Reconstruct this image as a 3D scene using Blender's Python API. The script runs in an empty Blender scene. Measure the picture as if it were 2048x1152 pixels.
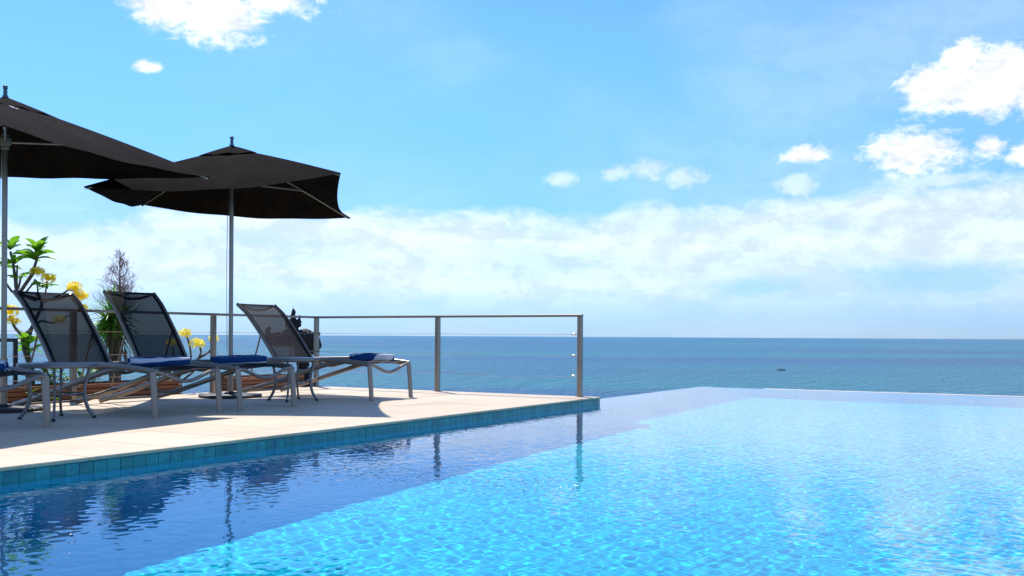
import bpy, bmesh, math, random
import numpy as np
from mathutils import Vector, Matrix, Euler

random.seed(7)
R = math.radians
sc = bpy.context.scene
COL = sc.collection

# ------------------------------------------------------------------ camera
EYE = 0.68
CX, CY = 4.79, -10.16
YAW = R(30.3)
CO, SI = math.cos(YAW), math.sin(YAW)
cam_d = bpy.data.cameras.new('camera'); cam = bpy.data.objects.new('camera', cam_d); COL.objects.link(cam)
cam.location = (CX, CY, EYE)
cam.rotation_euler = (Matrix.Rotation(YAW, 4, 'Z') @ Matrix.Rotation(R(90), 4, 'X') @ Matrix.Rotation(R(0.31), 4, 'Z')).to_euler()
cam_d.lens = 35.0; cam_d.sensor_width = 36; cam_d.shift_y = 0.0470
cam_d.clip_start = 0.05; cam_d.clip_end = 200000
sc.camera = cam

# ------------------------------------------------------------------ light
SUN = Vector((0.60, -0.42, -1.0)).normalized()          # direction the light travels
sun_d = bpy.data.lights.new('sun', 'SUN'); sun_d.energy = 4.9; sun_d.angle = R(0.53); sun_d.color = (1, .945, .87)
sun = bpy.data.objects.new('sun', sun_d); COL.objects.link(sun)
sun.rotation_euler = SUN.to_track_quat('-Z', 'Y').to_euler()
sun_d.cycles.is_caustics_light = True
SUN_EL = math.asin(-SUN.z)
SUN_AZ = math.atan2(-SUN.x, -SUN.y)                     # clockwise from +Y

sc.view_settings.view_transform = 'Standard'; sc.view_settings.look = 'None'
sc.view_settings.gamma = 1.0; sc.view_settings.use_curve_mapping = False
sc.view_settings.exposure = 0.18
sc.cycles.use_denoising = True
sc.cycles.max_bounces = 10; sc.cycles.transparent_max_bounces = 12
sc.cycles.sample_clamp_indirect = 6.0

# ------------------------------------------------------------------ node helpers
class NT:
    def __init__(s, nt): s.nt = nt; s.n = nt.nodes; s.l = nt.links
    def new(s, t, **k):
        n = s.n.new(t)
        for a, b in k.items(): setattr(n, a, b)
        return n
    def put(s, sock, v):
        if isinstance(v, bpy.types.NodeSocket): s.l.new(v, sock)
        elif v is not None:
            if sock.type == 'RGBA' and len(v) == 3: v = (*v, 1)
            sock.default_value = v
    def m(s, op, a, b=None, c=None, clamp=False):
        n = s.new('ShaderNodeMath', operation=op, use_clamp=clamp)
        s.put(n.inputs[0], a)
        if b is not None: s.put(n.inputs[1], b)
        if c is not None: s.put(n.inputs[2], c)
        return n.outputs[0]
    def smooth(s, v, a, b, lo=0., hi=1.):
        n = s.new('ShaderNodeMapRange', interpolation_type='SMOOTHSTEP')
        for i, x in enumerate((v, a, b, lo, hi)): s.put(n.inputs[i], x)
        return n.outputs[0]
    def mix(s, f, a, b, blend='MIX'):
        n = s.new('ShaderNodeMix', data_type='RGBA', blend_type=blend)
        s.put(n.inputs[0], f); s.put(n.inputs[6], a); s.put(n.inputs[7], b)
        return n.outputs[2]
    def noise(s, vec, scale, detail=4, rough=.55, dist=0):
        n = s.new('ShaderNodeTexNoise')
        if vec is not None: s.put(n.inputs['Vector'], vec)
        n.inputs['Scale'].default_value = scale; n.inputs['Detail'].default_value = detail
        n.inputs['Roughness'].default_value = rough; n.inputs['Distortion'].default_value = dist
        return n.outputs['Fac']
    def mapping(s, vec, scale=(1, 1, 1), loc=(0, 0, 0), rot=(0, 0, 0)):
        n = s.new('ShaderNodeMapping'); s.put(n.inputs[0], vec)
        n.inputs['Scale'].default_value = scale; n.inputs['Location'].default_value = loc; n.inputs['Rotation'].default_value = rot
        return n.outputs[0]
    def bump(s, h, strength, dist):
        n = s.new('ShaderNodeBump'); s.put(n.inputs['Height'], h)
        n.inputs['Strength'].default_value = strength; n.inputs['Distance'].default_value = dist
        return n.outputs[0]

def material(name):
    m = bpy.data.materials.new(name); m.use_nodes = True
    t = NT(m.node_tree); b = t.n['Principled BSDF']
    return m, t, b

# ------------------------------------------------------------------ sky
world = bpy.data.worlds.new('World'); sc.world = world; world.use_nodes = True
t = NT(world.node_tree); bg = t.n['Background']
sky = t.new('ShaderNodeTexSky', sky_type='NISHITA', sun_disc=False)
sky.sun_elevation = SUN_EL; sky.sun_rotation = SUN_AZ
sky.air_density = 1.0; sky.dust_density = 0.15; sky.ozone_density = 3.0; sky.altitude = 40
gen = t.new('ShaderNodeTexCoord').outputs['Generated']
sep = t.new('ShaderNodeSeparateXYZ'); t.l.new(gen, sep.inputs[0])
dx, dy, dz = sep.outputs
rt = t.m('ADD', t.m('MULTIPLY', dx, CO), t.m('MULTIPLY', dy, SI))
fw = t.m('ADD', t.m('MULTIPLY', dx, -SI), t.m('MULTIPLY', dy, CO))
az = t.m('ARCTAN2', rt, fw)
azp = t.m('WRAP', az, R(40), R(-40))                     # the cloud field repeats round the horizon
el = t.m('ARCSINE', dz)
def sky_dir(px, py):
    a = math.atan((px - 1024) / 1991)
    return a, math.atan((672.2 + (px - 1024) * .0054 - py) / 1991 * math.cos(a))
vec = t.mapping(gen, scale=(1, 1, 1.7))
n_big = t.noise(vec, 14, 9, .6, .25)
n_fine = t.noise(vec, 62, 8, .66, .4)
n_up = t.noise(t.mapping(gen, scale=(1, 1, 1.7), loc=(-.010, .008, .022)), 14, 9, .6, .25)
nn = t.m('ADD', t.m('MULTIPLY', t.m('SUBTRACT', n_big, .5), 1.5), t.m('MULTIPLY', t.m('SUBTRACT', n_fine, .5), 1.3))
clouds = [  # px, py, rx, ry of each cumulus
    (330, 8, 88, 46), (430, 18, 110, 72), (540, -12, 105, 44), (287, 131, 30, 13),
    (1880, 176, 118, 60), (1985, 165, 130, 72), (1918, 115, 48, 42), (2120, 170, 150, 66),
    (1835, 303, 108, 52), (1612, 309, 54, 22), (1978, 292, 38, 26), (2050, 302, 40, 24),
    (2048, 60, 1, 1)]
blob = None
for px, py, rx, ry in clouds:
    a, e = sky_dir(px, py)
    u = t.m('DIVIDE', t.m('SUBTRACT', azp, a), rx / 1991); v = t.m('DIVIDE', t.m('SUBTRACT', el, e), ry / 1991)
    d = t.m('SUBTRACT', 1.0, t.m('SQRT', t.m('ADD', t.m('MULTIPLY', u, u), t.m('MULTIPLY', v, v))))
    blob = d if blob is None else t.m('MAXIMUM', blob, d)
cum = t.smooth(t.m('ADD', blob, t.m('MULTIPLY', nn, 1.05)), -.12, .62)
# low bank of cloud along the horizon
low = t.mapping(gen, scale=(1, 1, 7.0))
n_low = t.noise(low, 7, 8, .58, .35)
n_low2 = t.noise(low, 3.2, 6, .5, .2)
etop = t.m('ADD', R(7.35), t.m('ADD', t.m('MULTIPLY', t.m('SUBTRACT', n_big, .5), R(3.2)), t.m('MULTIPLY', t.m('SUBTRACT', n_low2, .5), R(1.6))))
etop = t.m('ADD', etop, t.m('MULTIPLY', azp, .028))
dtop = t.m('SUBTRACT', etop, el)                         # >0 inside the bank
top_edge = t.smooth(dtop, R(-.4), R(1.1))
fade = t.smooth(el, R(.35), R(3.8))
body = t.m('MULTIPLY', top_edge, fade)
rim = t.m('MULTIPLY', top_edge, t.smooth(dtop, R(2.6), R(.2)))
tex = t.m('ADD', t.m('MULTIPLY', n_low, .9), t.m('MULTIPLY', n_low2, .6))
bank = t.m('MULTIPLY', body, t.smooth(tex, .50, .98, .44, .70))
bank = t.m('MAXIMUM', bank, t.m('MULTIPLY', rim, t.smooth(tex, .45, .95, .42, .90)))
# clearer, blue-grey gaps low in the bank
gap = None
for px, py, rx, ry in [(1890, 556, 230, 46), (1510, 575, 150, 34)]:
    a, e = sky_dir(px, py)
    u = t.m('DIVIDE', t.m('SUBTRACT', azp, a), rx / 1991); v = t.m('DIVIDE', t.m('SUBTRACT', el, e), ry / 1991)
    d = t.m('SUBTRACT', 1.0, t.m('SQRT', t.m('ADD', t.m('MULTIPLY', u, u), t.m('MULTIPLY', v, v))))
    gap = d if gap is None else t.m('MAXIMUM', gap, d)
bank = t.m('MULTIPLY', bank, t.smooth(t.m('ADD', gap, t.m('MULTIPLY', nn, .8)), 0, .8, 1, .25))
# small puffs in the bank
low_puffs = None
for px, py, rx, ry in [(690, 533, 74, 22), (800, 545, 46, 14), (1200, 450, 40, 15), (1800, 492, 62, 36), (2030, 490, 50, 28), (440, 538, 34, 10),
                       (1300, 338, 66, 30), (1230, 345, 50, 24), (1125, 360, 44, 24), (1370, 356, 64, 28), (1590, 372, 60, 30), (1870, 362, 120, 22)]:
    a, e = sky_dir(px, py)
    u = t.m('DIVIDE', t.m('SUBTRACT', azp, a), rx / 1991); v = t.m('DIVIDE', t.m('SUBTRACT', el, e), ry / 1991)
    d = t.m('SUBTRACT', 1.0, t.m('SQRT', t.m('ADD', t.m('MULTIPLY', u, u), t.m('MULTIPLY', v, v))))
    low_puffs = d if low_puffs is None else t.m('MAXIMUM', low_puffs, d)
puff = t.m('MULTIPLY', t.smooth(t.m('ADD', low_puffs, nn), -.1, .8), .5)
# thin high veil
veil = t.smooth(t.noise(t.mapping(gen, scale=(1, 1, 2.5), rot=(0, .3, .2)), 2.3, 5, .5, .4), .38, .74, 0, .22)
alpha = t.m('MAXIMUM', t.m('MAXIMUM', cum, bank), t.m('MAXIMUM', puff, veil))
air = t.smooth(el, R(-1), R(17))
tint = t.mix(1.0, sky.outputs[0], t.mix(air, (.40, .64, 1.22), (.62, 1.05, 1.52)), 'MULTIPLY')
shade = t.smooth(t.m('ADD', t.m('MULTIPLY', t.m('SUBTRACT', n_big, n_up), 1.5), t.m('MULTIPLY', t.m('SUBTRACT', n_fine, .5), .5)), -.20, .16, .80, 1.04)
white = t.new('ShaderNodeVectorMath', operation='SCALE'); white.inputs[0].default_value = (8.5, 8.8, 9.0); t.l.new(shade, white.inputs['Scale'])
out = t.mix(alpha, tint, white.outputs[0])
t.l.new(out, bg.inputs[0]); bg.inputs[1].default_value = 0.121

# ------------------------------------------------------------------ object helpers
def tag(o, label=None, cat=None, group=None, kind=None):
    for k, v in (('label', label), ('category', cat), ('group', group), ('kind', kind)):
        if v: o[k] = v
    return o

def place(o, parent):
    COL.objects.link(o)
    if parent is not None: o.parent = parent
    return o

def empty(name, loc, label=None, cat=None, group=None, rz=0):
    o = bpy.data.objects.new(name, None); o.location = loc; o.rotation_euler = (0, 0, rz); o.empty_display_size = .1
    COL.objects.link(o)
    return tag(o, label, cat, group)

def frame(tv, up):
    n = tv.cross(up)
    if n.length < 1e-4: n = tv.cross(Vector((1, 0, 0)))
    n.normalize(); return n, n.cross(tv).normalized()

class MB:
    def __init__(s): s.v = []; s.f = []
    def add(s, vs, fs):
        k = len(s.v); s.v += [tuple(p) for p in vs]; s.f += [tuple(i + k for i in q) for q in fs]; return s
    def box(s, a, b, bev=0.0):
        bm = bmesh.new(); bmesh.ops.create_cube(bm, size=1)
        for q in bm.verts:
            q.co = Vector([(a[i] + b[i]) / 2 + q.co[i] * (b[i] - a[i]) for i in range(3)])
        if bev: bmesh.ops.bevel(bm, geom=list(bm.edges), offset=bev, segments=1, affect='EDGES')
        bm.verts.index_update()
        s.add([q.co.copy() for q in bm.verts], [[q.index for q in fc.verts] for fc in bm.faces]); bm.free(); return s
    def tube(s, pts, r, n=10, flat=1.0, up=Vector((0, 0, 1)), cap=True, rot=0.0):
        pts = [Vector(p) for p in pts]; m = len(pts); rings = []; prev = None
        for i, p in enumerate(pts):
            tv = (pts[min(i + 1, m - 1)] - pts[max(i - 1, 0)]).normalized()
            if prev is None: a, b = frame(tv, up)
            else:
                a = prev - tv * prev.dot(tv); a.normalize(); b = a.cross(tv).normalized()
            prev = a
            rr = r[i] if isinstance(r, (list, tuple)) else r
            rings.append([p + a * math.cos(2 * math.pi * k / n + rot) * rr * flat + b * math.sin(2 * math.pi * k / n + rot) * rr for k in range(n)])
        vs = [q for g in rings for q in g]; fs = []
        for i in range(m - 1):
            for k in range(n):
                fs.append((i * n + k, i * n + (k + 1) % n, (i + 1) * n + (k + 1) % n, (i + 1) * n + k))
        if cap: fs += [tuple(range(n - 1, -1, -1)), tuple((m - 1) * n + k for k in range(n))]
        return s.add(vs, fs)
    def lathe(s, c, prof, n=24):
        vs = []; fs = []; c = Vector(c)
        for r, z in prof:
            for k in range(n): vs.append(c + Vector((r * math.cos(2 * math.pi * k / n), r * math.sin(2 * math.pi * k / n), z)))
        for i in range(len(prof) - 1):
            for k in range(n): fs.append((i * n + k, i * n + (k + 1) % n, (i + 1) * n + (k + 1) % n, (i + 1) * n + k))
        fs += [tuple(range(n - 1, -1, -1)), tuple((len(prof) - 1) * n + k for k in range(n))]
        return s.add(vs, fs)
    def grid(s, rows):
        n = len(rows[0]); vs = [p for r in rows for p in r]; fs = []
        for i in range(len(rows) - 1):
            for k in range(n - 1): fs.append((i * n + k, i * n + k + 1, (i + 1) * n + k + 1, (i + 1) * n + k))
        return s.add(vs, fs)
    def ball(s, c, rad, sub=2, rot=None):
        bm = bmesh.new(); bmesh.ops.create_icosphere(bm, subdivisions=sub, radius=1); bm.verts.index_update()
        M = (rot or Matrix.Identity(3))
        s.add([Vector(c) + M @ Vector((q.co.x * rad[0], q.co.y * rad[1], q.co.z * rad[2])) for q in bm.verts], [[q.index for q in f.verts] for f in bm.faces]); bm.free(); return s
    def mesh(s, name, mat, smooth=True, off=(0, 0, 0), sharp=35):
        me = bpy.data.meshes.new(name)
        me.from_pydata([(p[0] - off[0], p[1] - off[1], p[2] - off[2]) for p in s.v], [], s.f)
        if mat: me.materials.append(mat)
        if smooth:
            me.polygons.foreach_set('use_smooth', [True] * len(me.polygons))
            if sharp: me.set_sharp_from_angle(angle=R(sharp))
        me.update(); return me
    def build(s, name, mat, parent=None, smooth=True, local=False, sharp=35):
        off = (0, 0, 0)
        if parent is not None and not local:
            q = parent
            off = Vector((0, 0, 0))
            while q is not None: off = off + Vector(q.location); q = q.parent
        o = bpy.data.objects.new(name, s.mesh(name, mat, smooth, off, sharp))
        return place(o, parent)

def bez(pts, n=16):
    """smooth Catmull-Rom line through pts"""
    pts = [Vector(p) for p in pts]; out = []
    P = [pts[0] * 2 - pts[1]] + pts + [pts[-1] * 2 - pts[-2]]
    seg = len(pts) - 1
    for i in range(seg):
        a, b, c, d = P[i:i + 4]; k = max(2, n // seg)
        for j in range(k):
            u = j / k
            out.append(.5 * ((2 * b) + (c - a) * u + (2 * a - 5 * b + 4 * c - d) * u * u + (3 * b - a - 3 * c + d) * u ** 3))
    return out + [pts[-1]]

def at(px, py, Z):
    """a point of the place, from where it stands in a survey of the photograph and its distance in metres"""
    X = (px - 1024) / 1991 * Z
    return Vector((CX + X * CO - Z * SI, CY + X * SI + Z * CO, EYE + (672.2 + (px - 1024) * .0054 - py) / 1991 * Z))

# ------------------------------------------------------------------ materials
M = {}
def simple(name, col, rough=.5, metal=0., var=0., scale=30, bump=0., bscale=200, spec=.5, objvar=0.):
    m, t, b = material(name)
    c = t.new('ShaderNodeRGB').outputs[0]; c.default_value = (*col, 1)
    cc = c
    tc = t.new('ShaderNodeTexCoord').outputs['Object']
    if var:
        f = t.noise(tc, scale, 5, .6)
        cc = t.mix(1.0, cc, t.mix(f, (1 - var,) * 3, (1 + var,) * 3), 'MULTIPLY')
    if objvar:
        rnd = t.new('ShaderNodeObjectInfo').outputs['Random']
        cc = t.mix(1.0, cc, t.mix(rnd, (1 - objvar,) * 3, (1 + objvar,) * 3), 'MULTIPLY')
    t.l.new(cc, b.inputs['Base Color'])
    b.inputs['Roughness'].default_value = rough; b.inputs['Metallic'].default_value = metal
    b.inputs['Specular IOR Level'].default_value = spec
    if bump: t.l.new(t.bump(t.noise(tc, bscale, 3), bump, .004), b.inputs['Normal'])
    M[name] = m; return m

# cream stone paving
m, t, b = material('cream_stone'); M['stone'] = m
g = t.new('ShaderNodeNewGeometry').outputs['Position']
rnd = t.new('ShaderNodeObjectInfo').outputs['Random']
f1 = t.noise(g, 1.3, 6, .65, .4); f2 = t.noise(t.mapping(g, scale=(1, 2.2, 1)), 9, 5, .6); f3 = t.noise(g, 90, 3, .6)
c = t.mix(t.smooth(f1, .38, .72), (.63, .50, .345), (.55, .425, .28))
c = t.mix(t.smooth(f2, .55, .75, 0, .6), c, (.40, .30, .20))
c = t.mix(t.smooth(f3, .55, .75, 0, .35), c, (.42, .36, .30))
c = t.mix(1.0, c, t.mix(rnd, (.90, .90, .89), (1.06, 1.05, 1.04)), 'MULTIPLY')
t.l.new(c, b.inputs['Base Color']); b.inputs['Roughness'].default_value = .62
t.l.new(t.bump(t.m('ADD', f3, t.m('MULTIPLY', f2, .5)), .25, .004), b.inputs['Normal'])

simple('grout', (.30, .26, .21), .9, var=.2)
simple('concrete', (.36, .34, .31), .9, var=.2, scale=6)
simple('edge_stone', (.56, .53, .47), .6, var=.15, scale=9)

# glazed blue green pool stone
m, t, b = material('pool_tile'); M['tile'] = m
rnd = t.new('ShaderNodeObjectInfo').outputs['Random']
tc = t.new('ShaderNodeTexCoord').outputs['Object']
g = t.new('ShaderNodeNewGeometry').outputs['Position']
c = t.mix(rnd, (.008, .20, .20), (.014, .30, .31))
c = t.mix(t.smooth(t.noise(g, 11, 5, .6), .45, .75), c, (.008, .13, .22))
c = t.mix(t.smooth(t.noise(g, 60, 4, .6), .62, .8, 0, .4), c, (.09, .32, .33))
t.l.new(c, b.inputs['Base Color']); b.inputs['Roughness'].default_value = .28
t.l.new(t.bump(t.noise(g, 45, 4), .2, .004), b.inputs['Normal'])

# pool shell below the water line: small square stones
def shell_mat(name, ca, cb, scale):
    m, t, b = material(name)
    g = t.new('ShaderNodeNewGeometry').outputs['Position']
    vo = t.new('ShaderNodeTexVoronoi', feature='F1', distance='CHEBYCHEV'); t.put(vo.inputs['Vector'], g)
    vo.inputs['Scale'].default_value = scale; vo.inputs['Randomness'].default_value = 0.0
    sepc = t.new('ShaderNodeSeparateColor'); t.l.new(vo.outputs['Color'], sepc.inputs[0])
    wn = t.new('ShaderNodeTexWhiteNoise'); t.l.new(vo.outputs['Position'], wn.inputs['Vector'])
    c = t.mix(wn.outputs['Value'], ca, cb)
    c = t.mix(t.smooth(t.noise(g, .8, 4), .4, .7, 0, .35), c, [q * .82 for q in ca])
    grout = t.smooth(vo.outputs['Distance'], .44, .475)
    c = t.mix(t.m('MULTIPLY', grout, .55), c, (.30, .55, .60))
    t.l.new(c, b.inputs['Base Color']); b.inputs['Roughness'].default_value = .5
    return m
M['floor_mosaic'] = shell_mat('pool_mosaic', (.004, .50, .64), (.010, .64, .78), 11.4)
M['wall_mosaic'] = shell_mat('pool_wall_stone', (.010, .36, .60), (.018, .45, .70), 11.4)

# pool water
m, t, b = material('pool_water'); M['water'] = m
b.inputs['Transmission Weight'].default_value = 1.0; b.inputs['IOR'].default_value = 1.333
b.inputs['Roughness'].default_value = 0.0; b.inputs['Base Color'].default_value = (.14, .93, 1, 1)

# sea
m, t, b = material('sea_water'); M['sea'] = m
g = t.new('ShaderNodeNewGeometry').outputs['Position']
f = t.noise(t.mapping(g, scale=(1, 1, 1), rot=(0, 0, -YAW)), .0011, 5, .5, .3)
f2 = t.noise(t.mapping(t.mapping(g, rot=(0, 0, -YAW)), scale=(.00022, .0011, 1)), 1, 5, .55, .5)
c = t.mix(t.smooth(f2, .45, .57), (.003, .090, .185), (.003, .155, .195))
c = t.mix(t.smooth(f, .5, .7, 0, .5), c, (.012, .075, .16))
t.l.new(c, b.inputs['Base Color']); b.inputs['Roughness'].default_value = .3; b.inputs['IOR'].default_value = 1.33; b.inputs['Specular IOR Level'].default_value = .22
w1 = t.noise(t.mapping(g, rot=(0, 0, .5), scale=(.35, .13, 1)), 1, 4, .6, .5)
w2 = t.noise(t.mapping(g, rot=(0, 0, .9), scale=(.06, .025, 1)), 1, 4, .6, .5)
hh = t.m('ADD', t.m('MULTIPLY', w1, 1.0), t.m('MULTIPLY', w2, 3.2))
t.l.new(t.bump(hh, 1.0, 4.0), b.inputs['Normal'])

simple('aluminium', (.26, .225, .19), .40, .6, var=.10, scale=18)
simple('table_metal', (.18, .185, .19), .38, .6, var=.08, scale=18)
simple('rail_steel', (.33, .275, .225), .34, .85, var=.14, scale=14)
simple('cable_steel', (.62, .62, .62), .25, 1.0)
simple('pole_steel', (.26, .25, .22), .34, .8, var=.1)
simple('finial_grey', (.08, .13, .14), .5)
simple('hub_green_grey', (.16, .19, .17), .5)
simple('strut_metal', (.42, .40, .37), .35, .4)
simple('dark_rubber', (.02, .02, .022), .6)
simple('base_iron', (.035, .034, .036), .55, .3, var=.2)
simple('wood', (.30, .115, .045), .6, var=.35, scale=12, bump=.3, bscale=60, objvar=.25)
simple('bark', (.13, .105, .085), .85, var=.3, scale=25, bump=.5, bscale=60)
simple('dry_twig', (.28, .15, .14), .9, var=.3)
simple('statue_stone', (.009, .0095, .011), .75, var=.4, scale=20, bump=.6, bscale=50)
simple('soil', (.06, .045, .03), .95, var=.3, scale=10)
simple('black_paint', (.025, .026, .03), .45)
simple('boat_white', (.75, .75, .73), .4)
simple('boat_dark', (.10, .12, .16), .5)
simple('print_white', (.7, .7, .7), .8)

# canopy cloth
m, t, b = material('canopy_cloth'); M['canopy'] = m
tc = t.new('ShaderNodeTexCoord').outputs['Object']
f = t.noise(tc, 3.5, 5, .6, .4); f2 = t.noise(tc, 26, 4, .6)
c = t.mix(t.smooth(f, .35, .7), (.011, .0088, .008), (.019, .015, .0132))
c = t.mix(t.smooth(f2, .66, .76, 0, .5), c, (.026, .021, .019))
t.l.new(c, b.inputs['Base Color']); b.inputs['Roughness'].default_value = 1.0; b.inputs['Specular IOR Level'].default_value = .03
t.l.new(t.bump(t.m('ADD', t.noise(tc, 5, 3), t.m('MULTIPLY', t.noise(tc, 420, 2), .04)), .3, .03), b.inputs['Normal'])

# sling mesh: open weave
def sling(name, col, open_):
    m, t, b = material(name)
    tc = t.new('ShaderNodeTexCoord').outputs['Object']
    f = t.noise(t.mapping(tc, scale=(1, 6, 1)), 14, 3)
    t.l.new(t.mix(f, [q * .8 for q in col], [q * 1.25 for q in col]), b.inputs['Base Color'])
    b.inputs['Roughness'].default_value = .8; b.inputs['Specular IOR Level'].default_value = .08
    tr = t.new('ShaderNodeBsdfTransparent'); mx = t.new('ShaderNodeMixShader')
    mx.inputs[0].default_value = open_
    t.l.new(b.outputs[0], mx.inputs[1]); t.l.new(tr.outputs[0], mx.inputs[2])
    t.l.new(mx.outputs[0], t.n['Material Output'].inputs[0]); M[name] = m
sling('sling_dark', (.012, .012, .015), .065)
sling('sling_brown', (.062, .050, .045), .08)

sling('hem', (.012, .012, .014), .015)
def leafy(name, ca, cb, trans=.5):
    m, t, b = material(name)
    rnd = t.new('ShaderNodeObjectInfo').outputs['Random']; tc = t.new('ShaderNodeTexCoord').outputs['Object']
    f = t.m('ADD', t.m('MULTIPLY', rnd, .6), t.m('MULTIPLY', t.noise(tc, 20, 3), .5))
    c = t.mix(f, ca, cb); t.l.new(c, b.inputs['Base Color']); b.inputs['Roughness'].default_value = .4
    tl = t.new('ShaderNodeBsdfTranslucent'); t.l.new(t.mix(1.0, c, (1.25, 1.35, .7), 'MULTIPLY'), tl.inputs[0])
    mx = t.new('ShaderNodeMixShader'); mx.inputs[0].default_value = trans
    t.l.new(b.outputs[0], mx.inputs[1]); t.l.new(tl.outputs[0], mx.inputs[2])
    t.l.new(mx.outputs[0], t.n['Material Output'].inputs[0]); M[name] = m
leafy('leaf', (.11, .25, .02), (.22, .42, .035), .6)
leafy('yucca', (.07, .21, .025), (.16, .36, .04), .5)
leafy('dead_leaf', (.16, .12, .06), (.26, .20, .10), .3)
leafy('shrub_leaf', (.05, .15, .02), (.14, .30, .03), .45)
leafy('flower', (.92, .68, .015), (.95, .82, .08), .55)
leafy('flower_pale', (.92, .74, .09), (.95, .86, .30), .55)

def towel_mat(name, phase, slope, width, freq):
    m, t, b = material(name)
    uv = t.new('ShaderNodeUVMap').outputs[0]
    s = t.new('ShaderNodeSeparateXYZ'); t.l.new(uv, s.inputs[0])
    q = t.m('ADD', t.m('ADD', t.m('MULTIPLY', s.outputs[1], slope), t.m('MULTIPLY', s.outputs[0], freq)), phase)
    q = t.m('ADD', q, t.m('MULTIPLY', t.noise(uv, 8, 3), .06))
    fr = t.m('FRACT', q)
    st = t.smooth(fr, width, width + .03)
    c = t.mix(st, (.012, .055, .18), (.66, .67, .70))
    t.l.new(c, b.inputs['Base Color']); b.inputs['Roughness'].default_value = .95
    b.inputs['Specular IOR Level'].default_value = .1
    tc = t.new('ShaderNodeTexCoord').outputs['Object']
    t.l.new(t.bump(t.noise(tc, 260, 2), .6, .004), b.inputs['Normal'])
    return m

# ------------------------------------------------------------------ the setting
WATER = -0.078
FLOOR = -1.58
# sea
mb = MB(); n = 96; rad = [30, 120, 400, 1200, 4000, 14000, 45000, 120000]
vs = [(0, 0, -40)]; fs = []
for r_ in rad:
    for k in range(n): vs.append((r_ * math.cos(2 * math.pi * k / n), r_ * math.sin(2 * math.pi * k / n), -40))
for k in range(n): fs.append((0, 1 + k, 1 + (k + 1) % n))
for i in range(len(rad) - 1):
    for k in range(n):
        a = 1 + i * n; fs.append((a + k, a + n + k, a + n + (k + 1) % n, a + (k + 1) % n))
tag(mb.add(vs, fs).build('sea', M['sea'], smooth=False), kind='structure')

# hillside under the terrace
m, t, b = material('hillside_ground')
g = t.new('ShaderNodeNewGeometry').outputs['Position']
t.l.new(t.mix(t.noise(g, .8, 6), (.03, .06, .015), (.10, .085, .04)), b.inputs['Base Color']); b.inputs['Roughness'].default_value = .95
rows = []
for j in range(61):
    row = []
    for i in range(61):
        x = -75 + i * 2.5; y = -75 + j * 2.5
        s = max(0, -(x + 6), y - 5.5)
        h = -1.9 - .72 * s + (.25 * math.sin(x * .7) * math.cos(y * .6) if s > 1 else 0)
        row.append((x, y, max(h, -44)))
    rows.append(row)
tag(MB().grid(rows).build('hillside', m), kind='structure')

# terrace deck: base, paving slabs, coping stones
deck = tag(MB().box((-4.18, -14, -1.95), (-.02, 0, -.034)).build('terrace_deck', M['grout'], smooth=False), kind='structure')
def slab_mesh(w, d, h, bev=.003, mat='stone'):
    return MB().box((-w / 2, -d / 2, -h), (w / 2, d / 2, 0), bev).mesh('paving_slab', M[mat], smooth=False)
S = .6
xs = np.linspace(-4.18, -.32, 7)
slab = slab_mesh(xs[1] - xs[0] - .004, S - .004, .033)
for j in range(23):
    for i in range(6):
        o = bpy.data.objects.new('paving_slab', slab); o.parent = deck
        o.location = ((xs[i] + xs[i + 1]) / 2, -S / 2 - j * S, random.uniform(-.0012, .0012)); COL.objects.link(o)
cop = MB().box((-.168, -.298, -.022), (.168, .298, 0), .004).mesh('coping_stone', M['stone'], smooth=False)
for j in range(23):
    o = bpy.data.objects.new('coping_stone', cop); o.parent = deck
    o.location = (-.150, -S / 2 - j * S, .0015); COL.objects.link(o)

# pool shell
pool = MB()
def quad(a, b, c, d): pool.add([a, b, c, d], [(0, 1, 2, 3)])
X1, Y0, Y1, XL = 5.6, -9.3, 4.40, -.25
floor = MB().add([(XL, Y0, FLOOR), (X1, Y0, FLOOR), (X1, Y1, FLOOR), (XL, Y1, FLOOR)], [(0, 1, 2, 3)])
floor = tag(floor.build('pool_floor', M['floor_mosaic'], smooth=False), kind='structure')
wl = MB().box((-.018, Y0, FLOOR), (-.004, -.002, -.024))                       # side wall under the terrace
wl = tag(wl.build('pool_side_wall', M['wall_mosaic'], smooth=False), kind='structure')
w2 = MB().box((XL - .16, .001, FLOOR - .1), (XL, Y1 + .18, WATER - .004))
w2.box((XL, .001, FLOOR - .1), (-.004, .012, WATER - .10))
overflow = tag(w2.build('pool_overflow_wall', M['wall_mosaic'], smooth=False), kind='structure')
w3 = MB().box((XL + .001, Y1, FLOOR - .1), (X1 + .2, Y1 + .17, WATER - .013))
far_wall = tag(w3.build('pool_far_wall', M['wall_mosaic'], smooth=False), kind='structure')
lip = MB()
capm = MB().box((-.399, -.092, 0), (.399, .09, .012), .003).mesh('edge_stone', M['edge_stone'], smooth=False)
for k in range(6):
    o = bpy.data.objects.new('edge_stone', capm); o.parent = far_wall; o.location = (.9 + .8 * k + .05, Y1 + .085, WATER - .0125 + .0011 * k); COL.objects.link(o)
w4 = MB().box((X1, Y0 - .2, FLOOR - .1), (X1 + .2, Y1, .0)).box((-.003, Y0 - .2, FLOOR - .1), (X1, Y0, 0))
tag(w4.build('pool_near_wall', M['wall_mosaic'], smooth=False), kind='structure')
tag(MB().box((-.0, -14, -1.9), (14, Y0 - .201, -.002)).box((X1 + .201, Y0 - .2, -1.9), (14, Y1 + .17, -.003)).build('side_terrace', M['stone'], smooth=False), kind='structure')
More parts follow.
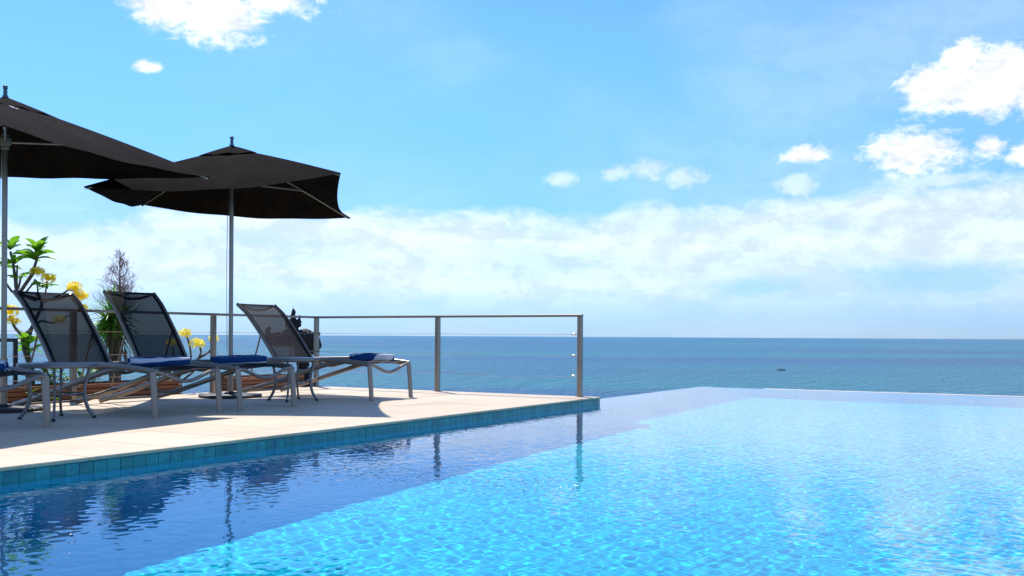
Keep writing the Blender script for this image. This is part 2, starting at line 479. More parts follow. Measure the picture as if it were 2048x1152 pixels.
# stone tiles along the water line
TW = .0886
tile_me = MB().box((-.004, -TW / 2 + .0012, -TW / 2 + .0012), (.004, TW / 2 - .0012, TW / 2 - .0012), .0012).mesh('wall_tile', M['tile'], smooth=False)
for row in range(2):
    for k in range(104):
        o = bpy.data.objects.new('wall_tile', tile_me); o.parent = wl
        o.location = (random.uniform(-.0006, .0012), -.004 - TW * (k + .5), -.0245 - TW * (row + .5))
        o.rotation_euler = (0, random.uniform(-.006, .006), random.uniform(-.008, .008)); COL.objects.link(o)

# pool water with real ripples
dxy = .013
gx = np.arange(XL - .15, X1 + dxy, dxy); gx[-1] = X1; gy = np.arange(Y0, Y1 + dxy, dxy); gy[-1] = Y1
GX, GY = np.meshgrid(gx, gy); GZ = np.zeros_like(GX)
rng = np.random.RandomState(3)
def waves(num, l0, l1, slope, spread=math.pi, head=0.):
    global GZ
    for i in range(num):
        lam = math.exp(rng.uniform(math.log(l0), math.log(l1))); k = 2 * math.pi / lam; a = head + rng.uniform(-spread, spread)
        GZ = GZ + slope / k * np.sin(k * (GX * math.cos(a) + GY * math.sin(a)) + rng.uniform(0, 6.28) + .6 * np.sin(GX * rng.uniform(.5, 2) + GY * rng.uniform(.5, 2)))
waves(44, .042, .09, .0030)
waves(18, .09, .30, .0019)
waves(7, .5, 1.3, .0010)
V = np.stack([GX, GY, GZ + WATER], -1).reshape(-1, 3)
ny_, nx_ = GX.shape; ix = np.arange(nx_ * ny_).reshape(ny_, nx_)
F = np.stack([ix[:-1, :-1], ix[:-1, 1:], ix[1:, 1:], ix[1:, :-1]], -1)
keep = ~((GX[:-1, 1:] < -.004) & (GY[:-1, 1:] < -.03))
F = F[keep]
me = bpy.data.meshes.new('pool_water'); me.from_pydata(V.tolist(), [], F.tolist()); me.materials.append(M['water'])
me.polygons.foreach_set('use_smooth', [True] * len(me.polygons)); me.update()
water = bpy.data.objects.new('pool_water', me); COL.objects.link(water); tag(water, kind='structure')
water.cycles.is_caustics_caster = True
for o in (floor, wl, overflow, far_wall): o.cycles.is_caustics_receiver = True

# ------------------------------------------------------------------ railing
rail = empty('cable_railing', (-4.10, -.08, 0), 'bronze steel railing with thin cables round the terrace edge', 'railing')
RH = .93; RX, RY = -4.10, -.08
posts = [(-.211, RY), (-2.155, RY), (RX, RY), (RX, -1.87), (RX, -3.72), (RX, -5.57), (RX, -7.42)]
for (x, y) in posts:
    p = MB().box((x - .025, y - .029, 0.0), (x + .025, y + .029, RH - .03), .004).build('post', M['rail_steel'], rail, smooth=False)
    MB().box((x - .038, y - .042, 0.001), (x + .038, y + .042, .007), .001).build('foot_plate', M['rail_steel'], p, smooth=False)
MB().box((RX - .026, RY - .027, RH - .029), (-.182, RY + .027, RH), .004).build('top_rail', M['rail_steel'], rail, smooth=False)
MB().box((RX - .027, -9.0, RH - .0285), (RX + .027, RY - .028, RH - .0005), .004).build('top_rail', M['rail_steel'], rail, smooth=False)
for h, sag in ((.705, .006), (.465, .010), (.235, .030)):
    for a, b in list(zip(posts[:-1], posts[1:])):
        pts = []
        for k in range(15):
            u = k / 14; pts.append((a[0] + (b[0] - a[0]) * u, a[1] + (b[1] - a[1]) * u, h - sag * 4 * u * (1 - u) * (1 if a[1] == b[1] else .3)))
        MB().tube(pts, .0026, 6).build('cable', M['cable_steel'], rail)
    x, y = posts[0]
    MB().tube([(x - .025, y, h), (x - .05, y, h), (x - .055, y, h), (x - .11, y, h), (x - .115, y, h)], [.008, .008, .011, .008, .004], 10).build('cable_fitting', M['cable_steel'], rail)
    for s_ in (-1, 1):
        MB().tube([(RX + .025 * (1 if s_ > 0 else 0), RY - .029 * (1 if s_ < 0 else 0), h), (RX + (.07 if s_ > 0 else 0), RY - (.07 if s_ < 0 else 0), h)], .0075, 8).build('cable_fitting', M['rail_steel'], rail)

# ------------------------------------------------------------------ sun loungers
def make_lounger(xf, yc, ang, label, fab):
    L = empty('sun_lounger', (xf, yc, 0), label, 'sun lounger', 'sun loungers facing the pool')
    W = .345; WB = .302; A = M['aluminium']
    B = lambda mb, n, mat=A, par=L: mb.build(n, mat, par, local=True)
    HX, HZ, BL = -1.36, .405, .87
    ca, sa = math.cos(ang), math.sin(ang)
    for s in (-1, 1):
        y = s * W
        # foot leg: flat oval post
        B(MB().tube([(.03, y, 0.0), (.022, y, .12), (.008, y, .28), (0, y, .37), (-.012, y, .386)], [.030, .030, .031, .030, .018], 14, flat=.62, up=Vector((0, 1, 0))), 'leg')
        # side rail
        B(MB().tube(bez([(0, y, .375), (-.18, y, .392), (-.55, y, .415), (-.95, y, .408), (HX - .04, y, HZ - .01)], 24), .027, 12, flat=.55), 'side_rail')
        # rear skid
        B(MB().tube(bez([(-.36, y * .97, .395), (-.60, y * .97, .362), (-1.0, y * .97, .255), (-1.5, y * .97, .115), (-1.88, y * .97, .026)], 20), .026, 12, flat=.6), 'rear_leg')
    # bowed cross bars
    def bow(x, z, dip, r, y0=W, dx=0.0):
        return MB().tube([(x + dx * (1 - (k / 8 - 1) ** 2), y0 * (k / 8 - 1), z - dip * (math.cos((k / 8 - 1) * math.pi) * .5 + .5)) for k in range(17)], r, 10)
    B(bow(.0, .372, .085, .0165), 'cross_bar'); B(bow(-.80, .395, .06, .013), 'cross_bar')
    B(bow(-1.30, .165, .05, .012, W * .97), 'cross_bar'); B(bow(-1.86, .034, 0, .012, W * .97), 'cross_bar')
    # seat sling
    rows = []
    for i in range(25):
        u = i / 24; x = -.02 + (HX + .02) * u
        z = .392 + .028 * math.sin(min(u * 1.4, 1) * math.pi / 2) - .012 * u
        rows.append([(x, W * (k / 6 - 1), z - .030 * (1 - (k / 6 - 1) ** 2) * min(1, (u + .1) * 3)) for k in range(13)])
    B(MB().grid(rows), 'seat_sling', M[fab])
    # backrest
    def bp(u, off=0.0):
        z = .026 * 4 * u * (1 - u) + (-.03 if u > .8 else 0) * (u - .8) * 5
        return (HX - ca * BL * u - sa * 0 + sa * (z + off) * .6, HZ + sa * BL * u + ca * (z + off))
    bf = None
    for s in (-1, 1):
        y = s * WB
        o = B(MB().tube([(bp(k / 16)[0], y, bp(k / 16)[1]) for k in range(17)], .020, 10, flat=.75), 'backrest_rail')
    top = bp(1.0)
    B(MB().tube([(top[0] + .05 * math.cos((k / 8 - 1) * math.pi / 2) * ca, WB * (k / 8 - 1), top[1] - .065 * math.cos((k / 8 - 1) * math.pi / 2)) for k in range(17)], .014, 8), 'backrest_bar')
    rows = []
    for i in range(21):
        u = i / 20; p = bp(u)
        rows.append([(p[0] + .030 * (1 - (k / 5 - 1) ** 2) * sa * min(1, u * 4) * -.5, WB * .985 * (k / 5 - 1), p[1] - .022 * (1 - (k / 5 - 1) ** 2) * ca * min(1, u * 4) * min(1, (1 - u) * 6) + .006) for k in range(11)])
    B(MB().grid(rows), 'backrest_sling', M[fab])
    for s in (-1, 1):
        rows = []
        for i in range(17):
            p = bp(i / 16); rows.append([(p[0], s * WB * .985, p[1] + .0085), (p[0], s * (WB * .985 - .045), p[1] + .0055)])
        B(MB().grid(rows), 'sling_hem', M['hem'])
    rows = []
    for i in range(3):
        p = bp(1 - i * .02); rows.append([(p[0], WB * .97 * (k / 5 - 1), p[1] + .009 - .004 * (1 - (k / 5 - 1) ** 2)) for k in range(11)])
    B(MB().grid(rows), 'sling_hem', M['hem'])
    for s in (-1, 1):
        p = bp(.42)
        B(MB().tube([(p[0] - .015, s * WB * .93, p[1] - .02), (HX - .42, s * WB * .93, .17)], .009, 8), 'backrest_strut')
    return L
make_lounger(-1.73, -1.60, R(48), 'sun lounger with brown-grey sling back, beside the railing corner and dark statue', 'sling_brown')
make_lounger(-1.77, -3.41, R(55), 'sun lounger with near-black see-through back, its towel almost all blue', 'sling_dark')
make_lounger(-1.80, -4.31, R(51), 'sun lounger with dark sling back in front of the tall yellow-flowered tree', 'sling_dark')
make_lounger(-1.76, -5.99, R(51), 'sun lounger beyond the small table, only its foot end showing, white-topped towel on it', 'sling_dark')

def make_towel(x, y, z, L, label, phase, slope, width, rz=0, freq=1.5):
    """flattened roll, long axis along the lounger"""
    n = 90; turns = 3.2; vs = []; fs = []; uvs = []
    sec = []
    for i in range(n + 1):
        u = i / n; th = u * turns * 2 * math.pi; r = .030 + .070 * u
        cc_, ss_ = math.cos(th), math.sin(th)
        yy = r * 1.12 * math.copysign(abs(cc_) ** .75, cc_); zz = r * .42 * math.copysign(abs(ss_) ** .6, ss_) + .004 * math.sin(3 * th)
        sec.append((yy, zz))
    m_ = 15
    me = bpy.data.meshes.new('rolled_towel')
    th_ = .0105
    for j in range(m_):
        v = j / (m_ - 1)
        for k, (yy, zz) in enumerate(sec):
            rr = math.hypot(yy, zz); 
            w = .009 * math.sin(5 * v + k * .05 + x * 9) + (.004 * math.sin(19 * v + k * .2))
            endin = (1 - .05 * (abs(2 * v - 1) ** 8))
            vs.append(((v - .5) * L + .012 * math.sin(k * .11), yy * endin + w, max(zz * endin + w * .5, -.041)))
    for j in range(m_ - 1):
        for k in range(n):
            fs.append((j * (n + 1) + k, j * (n + 1) + k + 1, (j + 1) * (n + 1) + k + 1, (j + 1) * (n + 1) + k))
    me.from_pydata(vs, [], fs)
    uvl = me.uv_layers.new(name='UVMap')
    for lp in me.loops:
        j, k = divmod(lp.vertex_index, n + 1); uvl.data[lp.index].uv = (k / n * turns, j / (m_ - 1))
    me.polygons.foreach_set('use_smooth', [True] * len(me.polygons))
    me.materials.append(towel_mat('towel_cloth', phase, slope, width, freq)); me.update()
    o = bpy.data.objects.new('rolled_towel', me); o.location = (x, y, z + .047); o.rotation_euler = (0, 0, rz); COL.objects.link(o)
    md = o.modifiers.new('thickness', 'SOLIDIFY'); md.thickness = th_; md.offset = 0
    return tag(o, label, 'towel', 'rolled towels on the loungers')
make_towel(-1.98, -1.60, .392, .45, 'rolled towel, dark blue with a white striped end, on the lounger beside the railing corner', .5, 1.0, .55, R(46), 1.0)
make_towel(-2.10, -3.42, .395, .48, 'rolled towel almost wholly blue with a thin white lower edge', 0.0, .1, .78, R(44), 5.0)
make_towel(-2.14, -4.30, .397, .48, 'rolled blue towel with a broad white band along its top', .62, .25, .52, R(46), 4.5)
make_towel(-2.12, -6.0, .395, .48, 'rolled towel, white above and navy below, on the lounger whose back is out of view', .04, .1, .6, R(46), 4.0)

# ------------------------------------------------------------------ round side tables
def make_table(x, y, label, d=.28, rz=0):
    T = empty('side_table', (x, y, 0), label, 'table', 'round metal side tables between the loungers', rz)
    A = M['table_metal']
    MB().lathe((0, 0, 0), [(d - .012, .410), (d, .416), (d, .440), (d - .004, .444), (d - .03, .446)], 40).build('table_top', A, T, local=True)
    for k in range(4):
        a = k * math.pi / 2 + .5
        c, s = math.cos(a), math.sin(a)
        pts = bez([(c * q, s * q, z) for q, z in ((d * .80, .412), (d * .70, .30), (d * .66, .20), (d * .74, .09), (d * .92, .004))], 16)
        l = MB().tube(pts, .015, 10, flat=.7).build('leg', A, T, local=True)
        MB().tube([(c * d * .92, s * d * .92, 0), (c * d * .90, s * d * .90, .018)], .016, 10).build('foot_cap', M['dark_rubber'], l, local=True)
    MB().tube([(d * .67 * math.cos(q * math.pi / 16), d * .67 * math.sin(q * math.pi / 16), .20) for q in range(33)], .006, 6).build('ring', A, T, local=True)
    return T
make_table(-2.37, -2.40, 'round grey metal side table beside the brown-grey lounger near the statue', .275)
make_table(-2.36, -5.12, 'round grey metal side table beside the lounger whose back is out of view', .30, .35)

# ------------------------------------------------------------------ umbrellas
def cw(X, Z, h): return Vector((CX + X * CO - Z * SI, CY + X * SI + Z * CO, h))
def make_umbrella(center, corners, peak, label, sag=.085, bow=.012):
    U = empty('parasol', (center.x, center.y, 0), label, 'parasol', 'black square parasols')
    c = Vector((center.x, center.y, 0)); P = M['pole_steel']
    apex = c + Vector((0, 0, peak))
    pan = []
    n = 18
    for i in range(4):
        A, Bc = corners[i], corners[(i + 1) % 4]
        inward = (c - (A + Bc) / 2); inward.z = 0; inward.normalize()
        rows = []
        for j in range(n + 1):
            s = .10 + .90 * j / n; row = []
            for k in range(n + 1):
                tt = k / n
                e = A.lerp(Bc, tt)
                q = apex.lerp(e, s) + Vector((0, 0, bow * math.sin(s * math.pi)))     # ribs bow a little
                sg = 4 * tt * (1 - tt)
                q += Vector((0, 0, -1)) * (sag * sg * s * s) + inward * (.085 * sg * s ** 3)
                q += Vector((0, 0, .006 * math.sin(tt * 19 + i * 2 + s * 5) * s * sg))
                row.append(q)
            rows.append(row)
        o = MB().grid(rows).build('canopy_panel', M['canopy'], U, sharp=0)
        pan.append(o)
    # vent cap
    for i in range(4):
        A, Bc = corners[i], corners[(i + 1) % 4]; rows = []
        for j in range(9):
            s = .012 + .23 * j / 8; row = []
            for k in range(11):
                tt = k / 10; q = apex.lerp(A.lerp(Bc, tt), s); sg = 4 * tt * (1 - tt)
                q += Vector((0, 0, .030 - .016 * (s / .24) ** 2 + .007 * math.sin(tt * 16 + i * 3) * j / 8 + .008 * sg * (s / .24)))
                row.append(q)
            rows.append(row)
        MB().grid(rows).build('vent_flap', M['canopy'], U, sharp=0)
    # pole, sleeve, finial
    MB().tube([c + Vector((0, 0, .05)), apex - Vector((0, 0, .0))], .0235, 16).build('pole', P, U)
    MB().lathe(apex, [(.030, .02), (.024, .035), (.017, .05), (.017, .085), (.012, .09), (.020, .10), (.020, .125), (.014, .13)], 14).build('finial', M['finial_grey'], U)
    MB().tube([c + Vector((0, 0, .015)), c + Vector((0, 0, .46)), c + Vector((0, 0, .462))], [.031, .031, .026], 16).build('sleeve', M['rail_steel'], U)
    MB().lathe(c, [(.33, 0.0), (.335, .006), (.335, .024), (.325, .030), (.07, .034), (.06, .055), (.045, .06)], 36).build('base_plate', M['base_iron'], U)
    hub = c + Vector((0, 0, peak - .37))
    h = MB().lathe(hub, [(.028, -.07), (.036, -.06), (.036, -.03), (.052, -.02), (.052, .03), (.036, .04), (.030, .07)], 16).build('runner', M['hub_green_grey'], U)
    MB().lathe(apex - Vector((0, 0, .08)), [(.03, -.03), (.045, -.02), (.045, .02), (.03, .03)], 16).build('top_hub', M['hub_green_grey'], U)
    for i in range(4):
        e = corners[i]
        pts = [apex.lerp(e, s) + Vector((0, 0, bow * math.sin(s * math.pi) - .024)) for s in np.linspace(.03, .985, 14)]
        r_ = MB().tube(pts, .010, 8, flat=.7).build('rib', M['strut_metal'], U)
        mid = apex.lerp(e, .56) + Vector((0, 0, -.018))
        d = (mid - hub); d.z = 0; d.normalize()
        MB().tube([hub + d * .045, mid], .0085, 8, flat=.7).build('strut', M['strut_metal'], U)
        MB().tube([e + (apex - e).normalized() * .09 - Vector((0, 0, .018)), e + (apex - e).normalized() * .01 - Vector((0, 0, .008))], .009, 8).build('corner_pocket', M['canopy'], U)
    # hoist cord hanging beside the pole
    a0 = hub + Vector((-.035, -.02, -.05)); a1 = c + Vector((-.035, -.02, .50))
    MB().tube([a0, (a0 + a1) / 2 + Vector((-.008, -.004, 0)), a1], .003, 6).build('cord', M['dark_rubber'], U)
    return U, pan, apex
c2 = cw(-3.07, 10.87, 0)
make_umbrella(c2, [cw(-4.14, 9.60, 2.10), cw(-1.684, 9.75, 2.27), cw(-1.985, 12.20, 2.12), cw(-4.48, 12.0, 2.24)], 2.715,
              'black square parasol standing between the brown-grey lounger and the two dark ones')
c1 = cw(-4.475, 8.77, 0)
u1, pan, ap = make_umbrella(c1, [cw(-6.02, 7.95, 2.2), cw(-3.68, 7.20, 2.185), cw(-2.91, 9.59, 2.195), cw(-5.30, 10.31, 2.30)], 2.735,
              'black square parasol with white script on its cloth, above the yellow-flowered tree', sag=.03, bow=.02)
# faded script on the cloth
p0 = Vector((0, 0, 0)); A, Bc = cw(-3.68, 7.20, 2.185), cw(-2.91, 9.59, 2.195)
mbs = MB()
def on_cloth(s, tt):
    sg = 4 * tt * (1 - tt); inward = (Vector((c1.x, c1.y, 0)) - (A + Bc) / 2); inward.z = 0; inward.normalize()
    q = ap.lerp(A.lerp(Bc, tt), s) + Vector((0, 0, .02 * math.sin(s * math.pi) - .03 * sg * s * s)) + inward * (.085 * sg * s ** 3)
    nrm = (A - ap).cross(Bc - ap).normalized()
    if nrm.z < 0: nrm = -nrm
    return q + nrm * .012
for k, st in enumerate([[(0, 1), (.2, .2), (.5, 0), (.4, .5), (.1, .3)], [(.7, .9), (.75, .1), (1.0, .5), (.85, .4), (1.1, 0)], [(1.3, .45), (1.5, .1), (1.6, .5), (1.45, .2), (1.75, 0)]]):
    mbs.tube([on_cloth(.36 + .05 * (1 - y_) , .05 + x_ * .05) for x_, y_ in st], .0035, 5)
mbs.build('printed_script', M['print_white'], u1)

# ------------------------------------------------------------------ planters with wooden slats
def planter(y0, y1, label):
    x0, x1 = -4.74, -4.235
    P = empty('wooden_planter', ((x0 + x1) / 2, (y0 + y1) / 2, -1.9), label, 'planter', 'slatted wooden planters outside the railing')
    MB().box((x0 + .03, y0 + .03, -1.9), (x1 - .03, y1 - .03, .10)).build('inner_box', M['base_iron'], P, smooth=False)
    MB().box((x0 + .032, y0 + .032, .1), (x1 - .032, y1 - .032, .125)).build('soil', M['soil'], P, smooth=False)
    z = .155
    for k in range(7):
        MB().box((x1 - .026, y0, z - .041), (x1, y1, z), .003).build('slat', M['wood'], P, smooth=False)
        MB().box((x0, y0, z - .041), (x0 + .026, y1, z), .003).build('slat', M['wood'], P, smooth=False)
        MB().box((x0 + .027, y0, z - .041), (x1 - .027, y0 + .026, z), .003).build('slat', M['wood'], P, smooth=False)
        MB().box((x0 + .027, y1 - .026, z - .041), (x1 - .027, y1, z), .003).build('slat', M['wood'], P, smooth=False)
        z -= .049
    return P
planter(-1.30, -.16, 'slatted wooden planter in front of the dark statue')
planter(-4.45, -2.20, 'long slatted wooden planter below the spiky plant')

# ------------------------------------------------------------------ plants
def leaf_mesh(name, mat, ln=1.0, w=.30, fold=.10, droop=.18):
    rows = []
    for i in range(8):
        u = i / 7; ww = w * (math.sin(math.pi * min(1, u * .93 + .03)) ** .8) * (.55 + .75 * u if u < .6 else 1.0) * .5
        if i == 7: ww = .004
        z = .12 * math.sin(u * 2.4) - droop * u * u
        rows.append([(u * ln, -ww, z + fold * ww * 4), (u * ln, 0, z), (u * ln, ww, z + fold * ww * 4)])
    return MB().grid(rows).mesh(name, M[mat], True, sharp=0)
LEAF = leaf_mesh('leaf', 'leaf', w=.44)
def add_leaf(parent, pos, az_, el_, size, me=LEAF, name='leaf', roll=0):
    o = bpy.data.objects.new(name, me); o.parent = parent
    o.location = Vector(pos) - Vector(parent.location)
    o.rotation_euler = (Matrix.Rotation(az_, 3, 'Z') @ Matrix.Rotation(-el_, 3, 'Y') @ Matrix.Rotation(roll, 3, 'X')).to_euler()
    o.scale = (size, size, size); COL.objects.link(o); return o
def flower_cluster(parent, pos, rad, mat='flower', n=34):
    mb = MB(); pos = Vector(pos)
    for i in range(n):
        d = Vector((random.gauss(0, 1), random.gauss(0, 1), random.gauss(.35, .8))).normalized()
        c = pos + Vector((d.x * rad, d.y * rad, d.z * rad * .72)) * random.uniform(.62, 1.0)
        a, b = frame(d, Vector((.3, .2, 1))); ps = rad * random.uniform(.34, .46); tw = random.uniform(0, 6)
        for k in range(5):
            th = tw + k * 2 * math.pi / 5
            e = (a * math.cos(th) + b * math.sin(th)); f = (a * math.cos(th + .75) + b * math.sin(th + .75))
            mb.add([c, c + e * ps * .55 + d * ps * .25, c + (e + f) * ps * .56 + d * ps * .38, c + f * ps * .42 + d * ps * .16], [(0, 1, 2, 3)])
    mb.ball(pos, (rad * .5, rad * .5, rad * .36), 1)
    return mb.build('flower_cluster', M[mat], parent, sharp=0)

def branch(parent, pts, r0, r1, name='branch', Z=11.4, mat='bark'):
    P = [at(p[0], p[1], p[2] if len(p) > 2 else Z) for p in pts]
    q = bez(P, 18); m_ = len(q)
    return MB().tube(q, [r0 + (r1 - r0) * i / (m_ - 1) for i in range(m_)], 8).build(name, M[mat], parent)

Z1 = 11.25
b0 = at(70, 760, Z1); base1 = Vector((b0.x, b0.y, -1.9))
F1 = empty('frangipani_tree', base1, 'tall frangipani tree with bright green leaf rosettes and yellow flower heads', 'tree')
q0 = at(62, 735, Z1)
MB().tube(bez([base1, base1 + Vector((.03, .02, .8)), q0], 12), [.05] * 6 + [.035] * 7 if False else .036, 10).build('trunk', M['bark'], F1)
for pts, r0, r1 in [
    ([(62, 735), (50, 700), (46, 672)], .032, .024), ([(46, 672), (30, 655), (19, 632)], .020, .014), ([(46, 672), (60, 660), (68, 645), (84, 606), (72, 585)], .020, .018),
    ([(68, 648), (85, 642), (105, 646), (118, 640)], .014, .010), ([(62, 735), (56, 690), (66, 650)], .022, .016),
    ([(72, 600), (36, 584), (30, 560), (26, 530), (20, 503)], .022, .014), ([(33, 580), (33, 555), (34, 530)], .014, .010), ([(36, 578), (40, 560), (40, 552)], .013, .011),
    ([(40, 584), (62, 550), (70, 528), (76, 507)], .022, .013), ([(40, 584), (58, 560), (72, 540)], .016, .011), ([(52, 584), (66, 566), (70, 558)], .012, .010),
    ([(76, 590), (74, 570), (72, 560)], .010, .008), ([(90, 590), (92, 575), (94, 562)], .010, .008), ([(24, 584), (14, 570), (8, 560)], .015, .011),
    ([(84, 606), (120, 590), (137, 580), (146, 582)], .012, .009), ([(118, 640), (150, 625), (163, 616)], .010, .008)]:
    branch(F1, pts, r0, r1, Z=Z1)
def rosette(px, py, n, size, el0=.35, Z=Z1, tilt=0, tree=None, me=LEAF):
    c = at(px, py, Z); a0 = random.uniform(0, 6)
    for k in range(n):
        add_leaf(tree or F1, c, a0 + k * 2.399, el0 + random.uniform(-.35, .45), size * random.uniform(.8, 1.15), me, roll=random.uniform(-.5, .5))
rosette(20, 500, 11, .20, .6); rosette(76, 505, 13, .20, .7); rosette(68, 520, 12, .23, .3); rosette(10, 535, 10, .20, .3); rosette(72, 512, 7, .15, 1.1)
rosette(64, 548, 5, .13, .2); rosette(84, 566, 6, .12, -.4); rosette(56, 690, 10, .20, .6); rosette(62, 702, 8, .18, .2); rosette(40, 560, 6, .15, .5); rosette(30, 528, 7, .17, .5); rosette(92, 575, 6, .14, .1); rosette(98, 556, 4, .10, .2)
for px, py, r_ in [(74, 544, .062), (96, 557, .062), (20, 622, .075), (22, 640, .045), (148, 575, .070), (162, 592, .065), (152, 598, .05), (167, 616, .045), (118, 640, .055), (33, 643, .04)]:
    flower_cluster(F1, at(px, py, Z1 - .03), r_ * 1.25, n=44)
Z2 = 11.75
b0 = at(352, 770, Z2); base2 = Vector((b0.x, b0.y, -1.9))
F2 = empty('frangipani_shrub', base2, 'low leafless frangipani with pale yellow flower balls near the railing post', 'plant')
MB().tube(bez([base2, base2 + Vector((0, .03, 1.0)), at(352, 762, Z2)], 10), .026, 8).build('trunk', M['bark'], F2)
for pts in [[(352, 762), (372, 735), (382, 712), (376, 680), (371, 672)], [(360, 750), (390, 722), (418, 704), (424, 690), (425, 682)], [(396, 720), (402, 706), (400, 694)], [(352, 762), (348, 720), (346, 695)], [(352, 762), (330, 735), (310, 725)], [(360, 765), (385, 745), (392, 735)]]:
    branch(F2, pts, .016, .009, Z=Z2)
for px, py, r_ in [(370, 667, .072), (394, 688, .088), (427, 678, .062), (345, 686, .07)]:
    flower_cluster(F2, at(px, py, Z2), r_, 'flower_pale', 44)

# spiky yucca-like plant
Z3 = 11.7
b0 = at(228, 700, Z3); base3 = Vector((b0.x, b0.y, -1.9))
Y = empty('yucca_plant', base3, 'spiky green yucca with a hanging skirt of dry leaves behind the railing', 'plant')
top3 = at(226, 640, Z3)
MB().tube(bez([base3, base3 + Vector((.02, 0, 1.2)), top3], 14), .055, 10).build('trunk', M['bark'], Y)
def blades(n, e0, e1, l0, l1, droop, mat, name, w=.018, base=top3, zs=.10):
    mb = MB()
    for i in range(n):
        a = random.uniform(0, 6.283); e = random.uniform(e0, e1); ln = random.uniform(l0, l1)
        d = Vector((math.cos(a) * math.cos(e), math.sin(a) * math.cos(e), math.sin(e))); s = Vector((-math.sin(a), math.cos(a), 0))
        p = base + Vector((0, 0, random.uniform(-zs, zs))); rows = []
        for k in range(7):
            u = k / 6; c = p + d * ln * u + Vector((0, 0, -droop * ln * u * u)); ww = w * (1 - u ** 2.2) * (.6 + .4 * min(1, u * 4))
            rows.append([c - s * ww, c + s * ww * .1 - Vector((0, 0, ww * .5)), c + s * ww])
        mb.grid(rows)
    o = mb.build(name, M[mat], Y, sharp=0); o['kind'] = 'stuff'; return o
blades(90, .45, 1.45, .26, .42, .10, 'yucca', 'upright_leaves', .021)
blades(110, -.6, .5, .26, .44, .45, 'yucca', 'spreading_leaves', .019)
blades(80, -1.35, -.5, .28, .52, .3, 'dead_leaf', 'dry_leaves', .012)
mb = MB()
for i in range(16):
    x = random.uniform(205, 262); p = at(x, random.uniform(690, 705), Z3 - random.uniform(-.1, .2)); q = at(x + random.uniform(-8, 8), 745, Z3)
    mb.tube(bez([p, (p + q) / 2 + Vector((random.uniform(-.02, .02), 0, 0)), q], 6), .004, 5)
o = mb.build('hanging_stems', M['dead_leaf'], Y); o['kind'] = 'stuff'

# dry bare shrub
Z4 = 12.3
b0 = at(238, 700, Z4); base4 = Vector((b0.x, b0.y, -1.9)); top4 = at(238, 508, Z4)
D = empty('dry_shrub', base4, 'bare reddish-brown conical shrub of fine dry twigs above the loungers', 'shrub')
MB().tube(bez([base4, at(240, 640, Z4), top4], 14), [.028 - .026 * i / 14 for i in range(15)], 6).build('stem', M['dry_twig'], D)
mb = MB()
H0 = at(238, 645, Z4); 
def twig(p, d, ln, r, lvl):
    pts = [p]; 
    for k in range(5):
        d = (d + Vector((random.gauss(0, .28), random.gauss(0, .28), random.gauss(.14, .22)))).normalized(); pts.append(pts[-1] + d * ln / 5)
    mb.tube(pts, [r * (1 - .16 * k) for k in range(6)], 3, cap=False)
    if lvl > 0:
        for k in range(random.randint(3, 5)):
            q = pts[random.randint(1, 5)]; twig(q, (d + Vector((random.gauss(0, .7), random.gauss(0, .7), random.gauss(.1, .5)))).normalized(), ln * random.uniform(.4, .65), r * .6, lvl - 1)
for i in range(90):
    u = ((i + random.random()) / 90) ** 1.25; p = H0.lerp(top4, u); a = random.uniform(0, 6.283)
    twig(p, Vector((math.cos(a), math.sin(a), .5)).normalized(), (.25 * (1 - u) ** .75 + .05), .0044, 2)
o = mb.build('twigs', M['dry_twig'], D, sharp=0); o['kind'] = 'stuff'

# leafy undergrowth in the long planter and beside it
SH = leaf_mesh('leaf', 'shrub_leaf', 1, .42)
def bush(px, py, Z, n, rad, hz, size, label, root_z=.12):
    c = at(px, py, Z); G = empty('leafy_plant', (c.x, c.y, root_z), label, 'plant', 'green plants behind the loungers')
    mb = MB()
    for i in range(n):
        a = random.uniform(0, 6.283); q = Vector((c.x + math.cos(a) * rad * random.random(), c.y + math.sin(a) * rad * random.random(), root_z + hz * random.uniform(.15, 1)))
        mb.tube([Vector((c.x, c.y, root_z)).lerp(q, .15) * 1.0, q], .004, 5)
        for k in range(3): add_leaf(G, q, a + k * 2.1 + random.uniform(-.4, .4), random.uniform(-.3, .8), size * random.uniform(.7, 1.2), SH)
    mb.build('stems', M['bark'], G)
bush(66, 785, 9.9, 26, .26, .38, .13, 'bright green leafy plant under the foot of the round table', -.3)
bush(110, 770, 10.6, 20, .22, .20, .12, 'green leafy plant growing in the long slatted planter near the yellow-flowered tree')
bush(175, 765, 10.9, 16, .20, .16, .11, 'green leafy plant in the middle of the long slatted planter')
bush(345, 765, 11.9, 12, .2, 1.85, .09, 'thin green weeds at the foot of the leafless frangipani', -1.9)

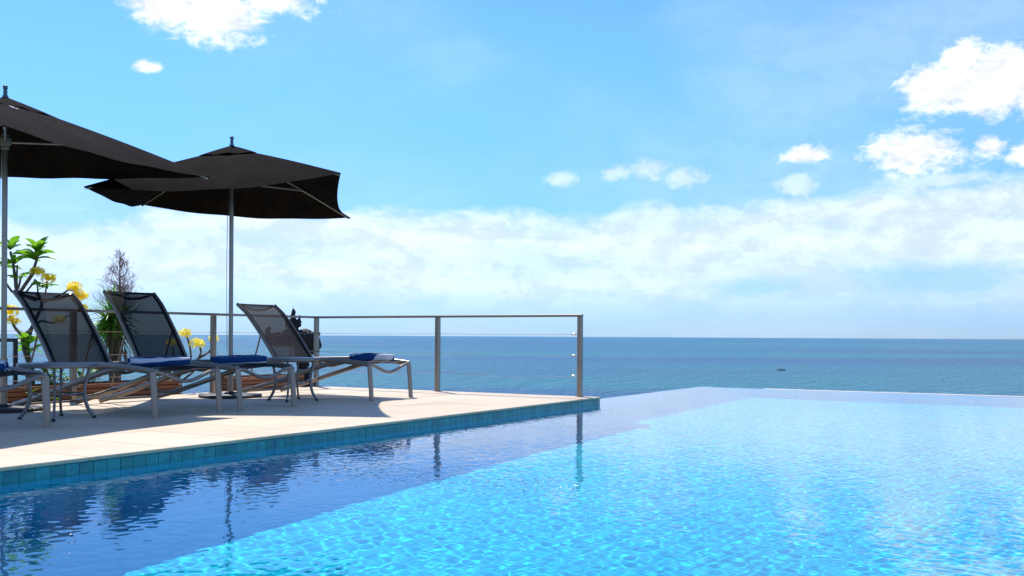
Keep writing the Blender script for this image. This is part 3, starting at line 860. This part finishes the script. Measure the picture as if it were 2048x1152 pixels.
# carved statue beyond the corner
ZS = 13.6
b0 = at(606, 740, ZS); bS = Vector((b0.x, b0.y, -1.9))
ST = empty('carved_statue', bS, 'dark carved stone winged statue with a tall pointed crown behind the railing', 'statue')
mb = MB()
def sb(px, py, rx, ry, dz=0, ro=0, dep=None):
    c = at(px, py, ZS + dz); k = ZS / 1991
    rot = Matrix.Rotation(YAW, 3, 'Z') @ Matrix.Rotation(R(ro), 3, 'Y')
    mb.ball(c, (rx * k, (dep or (rx + ry) * .42) * k, ry * k), 2, rot)
for a in [(586, 676, 26, 20), (610, 682, 28, 24, 0, 12), (625, 690, 18, 20, 0, 20), (560, 680, 24, 13, 0, -10), (542, 674, 12, 9), (535, 664, 5, 9), (538, 657, 4, 4),
          (586, 656, 11, 10), (586, 649, 13, 10), (586, 641, 10, 6), (586, 634, 5, 10), (575, 650, 5, 5), (597, 651, 5, 5), (586, 626, 4, 9),
          (600, 666, 6, 5), (612, 662, 8, 5, 0, 15), (628, 672, 6, 6), (637, 668, 3, 7, 0, 10), (636, 684, 5, 8), (572, 664, 7, 5), (556, 668, 6, 5),
          (604, 704, 16, 16), (606, 724, 13, 20), (606, 750, 16, 14), (606, 768, 22, 12), (607, 790, 26, 18)]: sb(*a)
k = ZS / 1991
mb.tube([at(586, 632, ZS), at(586, 622, ZS), at(586, 612, ZS)], [4.2 * k, 2.6 * k, .5 * k], 8)
for sx in (-1, 1):
    mb.tube([at(586 + sx * 10, 648, ZS), at(586 + sx * 13, 641, ZS), at(586 + sx * 13.5, 633, ZS), at(586 + sx * 12, 629, ZS)], [4.5 * k, 3.6 * k, 2.4 * k, .5 * k], 7)
    mb.ball(at(586 + sx * 15, 644, ZS), (3 * k,) * 3, 1)
body = mb.build('figure', M['statue_stone'], ST, sharp=0)
rm = body.modifiers.new('fuse', 'REMESH'); rm.mode = 'VOXEL'; rm.voxel_size = .010; rm.use_smooth_shade = True
tx = bpy.data.textures.new('carving', 'CLOUDS'); tx.noise_scale = .045; tx.noise_depth = 2
dm = body.modifiers.new('carve', 'DISPLACE'); dm.texture = tx; dm.strength = .035; dm.mid_level = .5; dm.texture_coords = 'GLOBAL'
pc = at(607, 790, ZS)
MB().box((pc.x - .22, pc.y - .22, -1.9), (pc.x + .22, pc.y + .22, pc.z - .02), .02).build('pedestal', M['statue_stone'], ST, smooth=False)

# black tube frame at the end of the planting
Zf = 10.9
fr = at(20, 700, Zf)
FR = empty('tube_frame', (fr.x, fr.y, -1.9), 'black square-tube metal frame beside the yellow-flowered tree', 'frame')
a, b_ = at(-40, 680, Zf), at(31, 680, Zf)
dirx = (b_ - a); dirx.z = 0; dirx.normalize()
top_z = a.z
MB().tube([Vector((a.x, a.y, top_z)), Vector((b_.x, b_.y, top_z))], .028, 4, rot=math.pi / 4).build('top_bar', M['black_paint'], FR, smooth=False)
for q in (a, b_):
    MB().tube([Vector((q.x, q.y, -1.9)), Vector((q.x, q.y, top_z + .0195))], .0283, 4, rot=math.pi / 4 + .25).build('upright', M['black_paint'], FR, smooth=False)

# ------------------------------------------------------------------ boat on the sea
zb = 40.68 * 1991 / 65.5
bp_ = at(1563, 741, zb)
BO = empty('motor_boat', (bp_.x, bp_.y, -40), 'small dark motor boat with white cabin far out on the sea', 'boat', rz=YAW)
rows = []
for i in range(11):
    u = i / 10 * 2 - 1; w = 1.5 * (1 - max(0, u) ** 2.5) + .02; sh = 1.0 + .7 * max(0, u) ** 2
    rows.append([(u * 5.2, -w, sh), (u * 5.2, -w * .8, .1), (u * 5.2, 0, -.5), (u * 5.2, w * .8, .1), (u * 5.2, w, sh), (u * 5.2, 0, sh - .15), (u * 5.2, -w, sh)])
MB().grid(rows).build('hull', M['boat_dark'], BO, local=True)
MB().box((-3.0, -1.2, .8), (1.0, 1.2, 2.9), .2).build('cabin', M['boat_white'], BO, local=True, smooth=False)
MB().box((-3.8, -1.35, 2.95), (1.5, 1.35, 3.15), .05).build('roof', M['boat_white'], BO, local=True, smooth=False)
MB().tube([(-1, 0, 2.8), (-1, 0, 4.6)], .06, 6).build('mast', M['boat_dark'], BO, local=True)
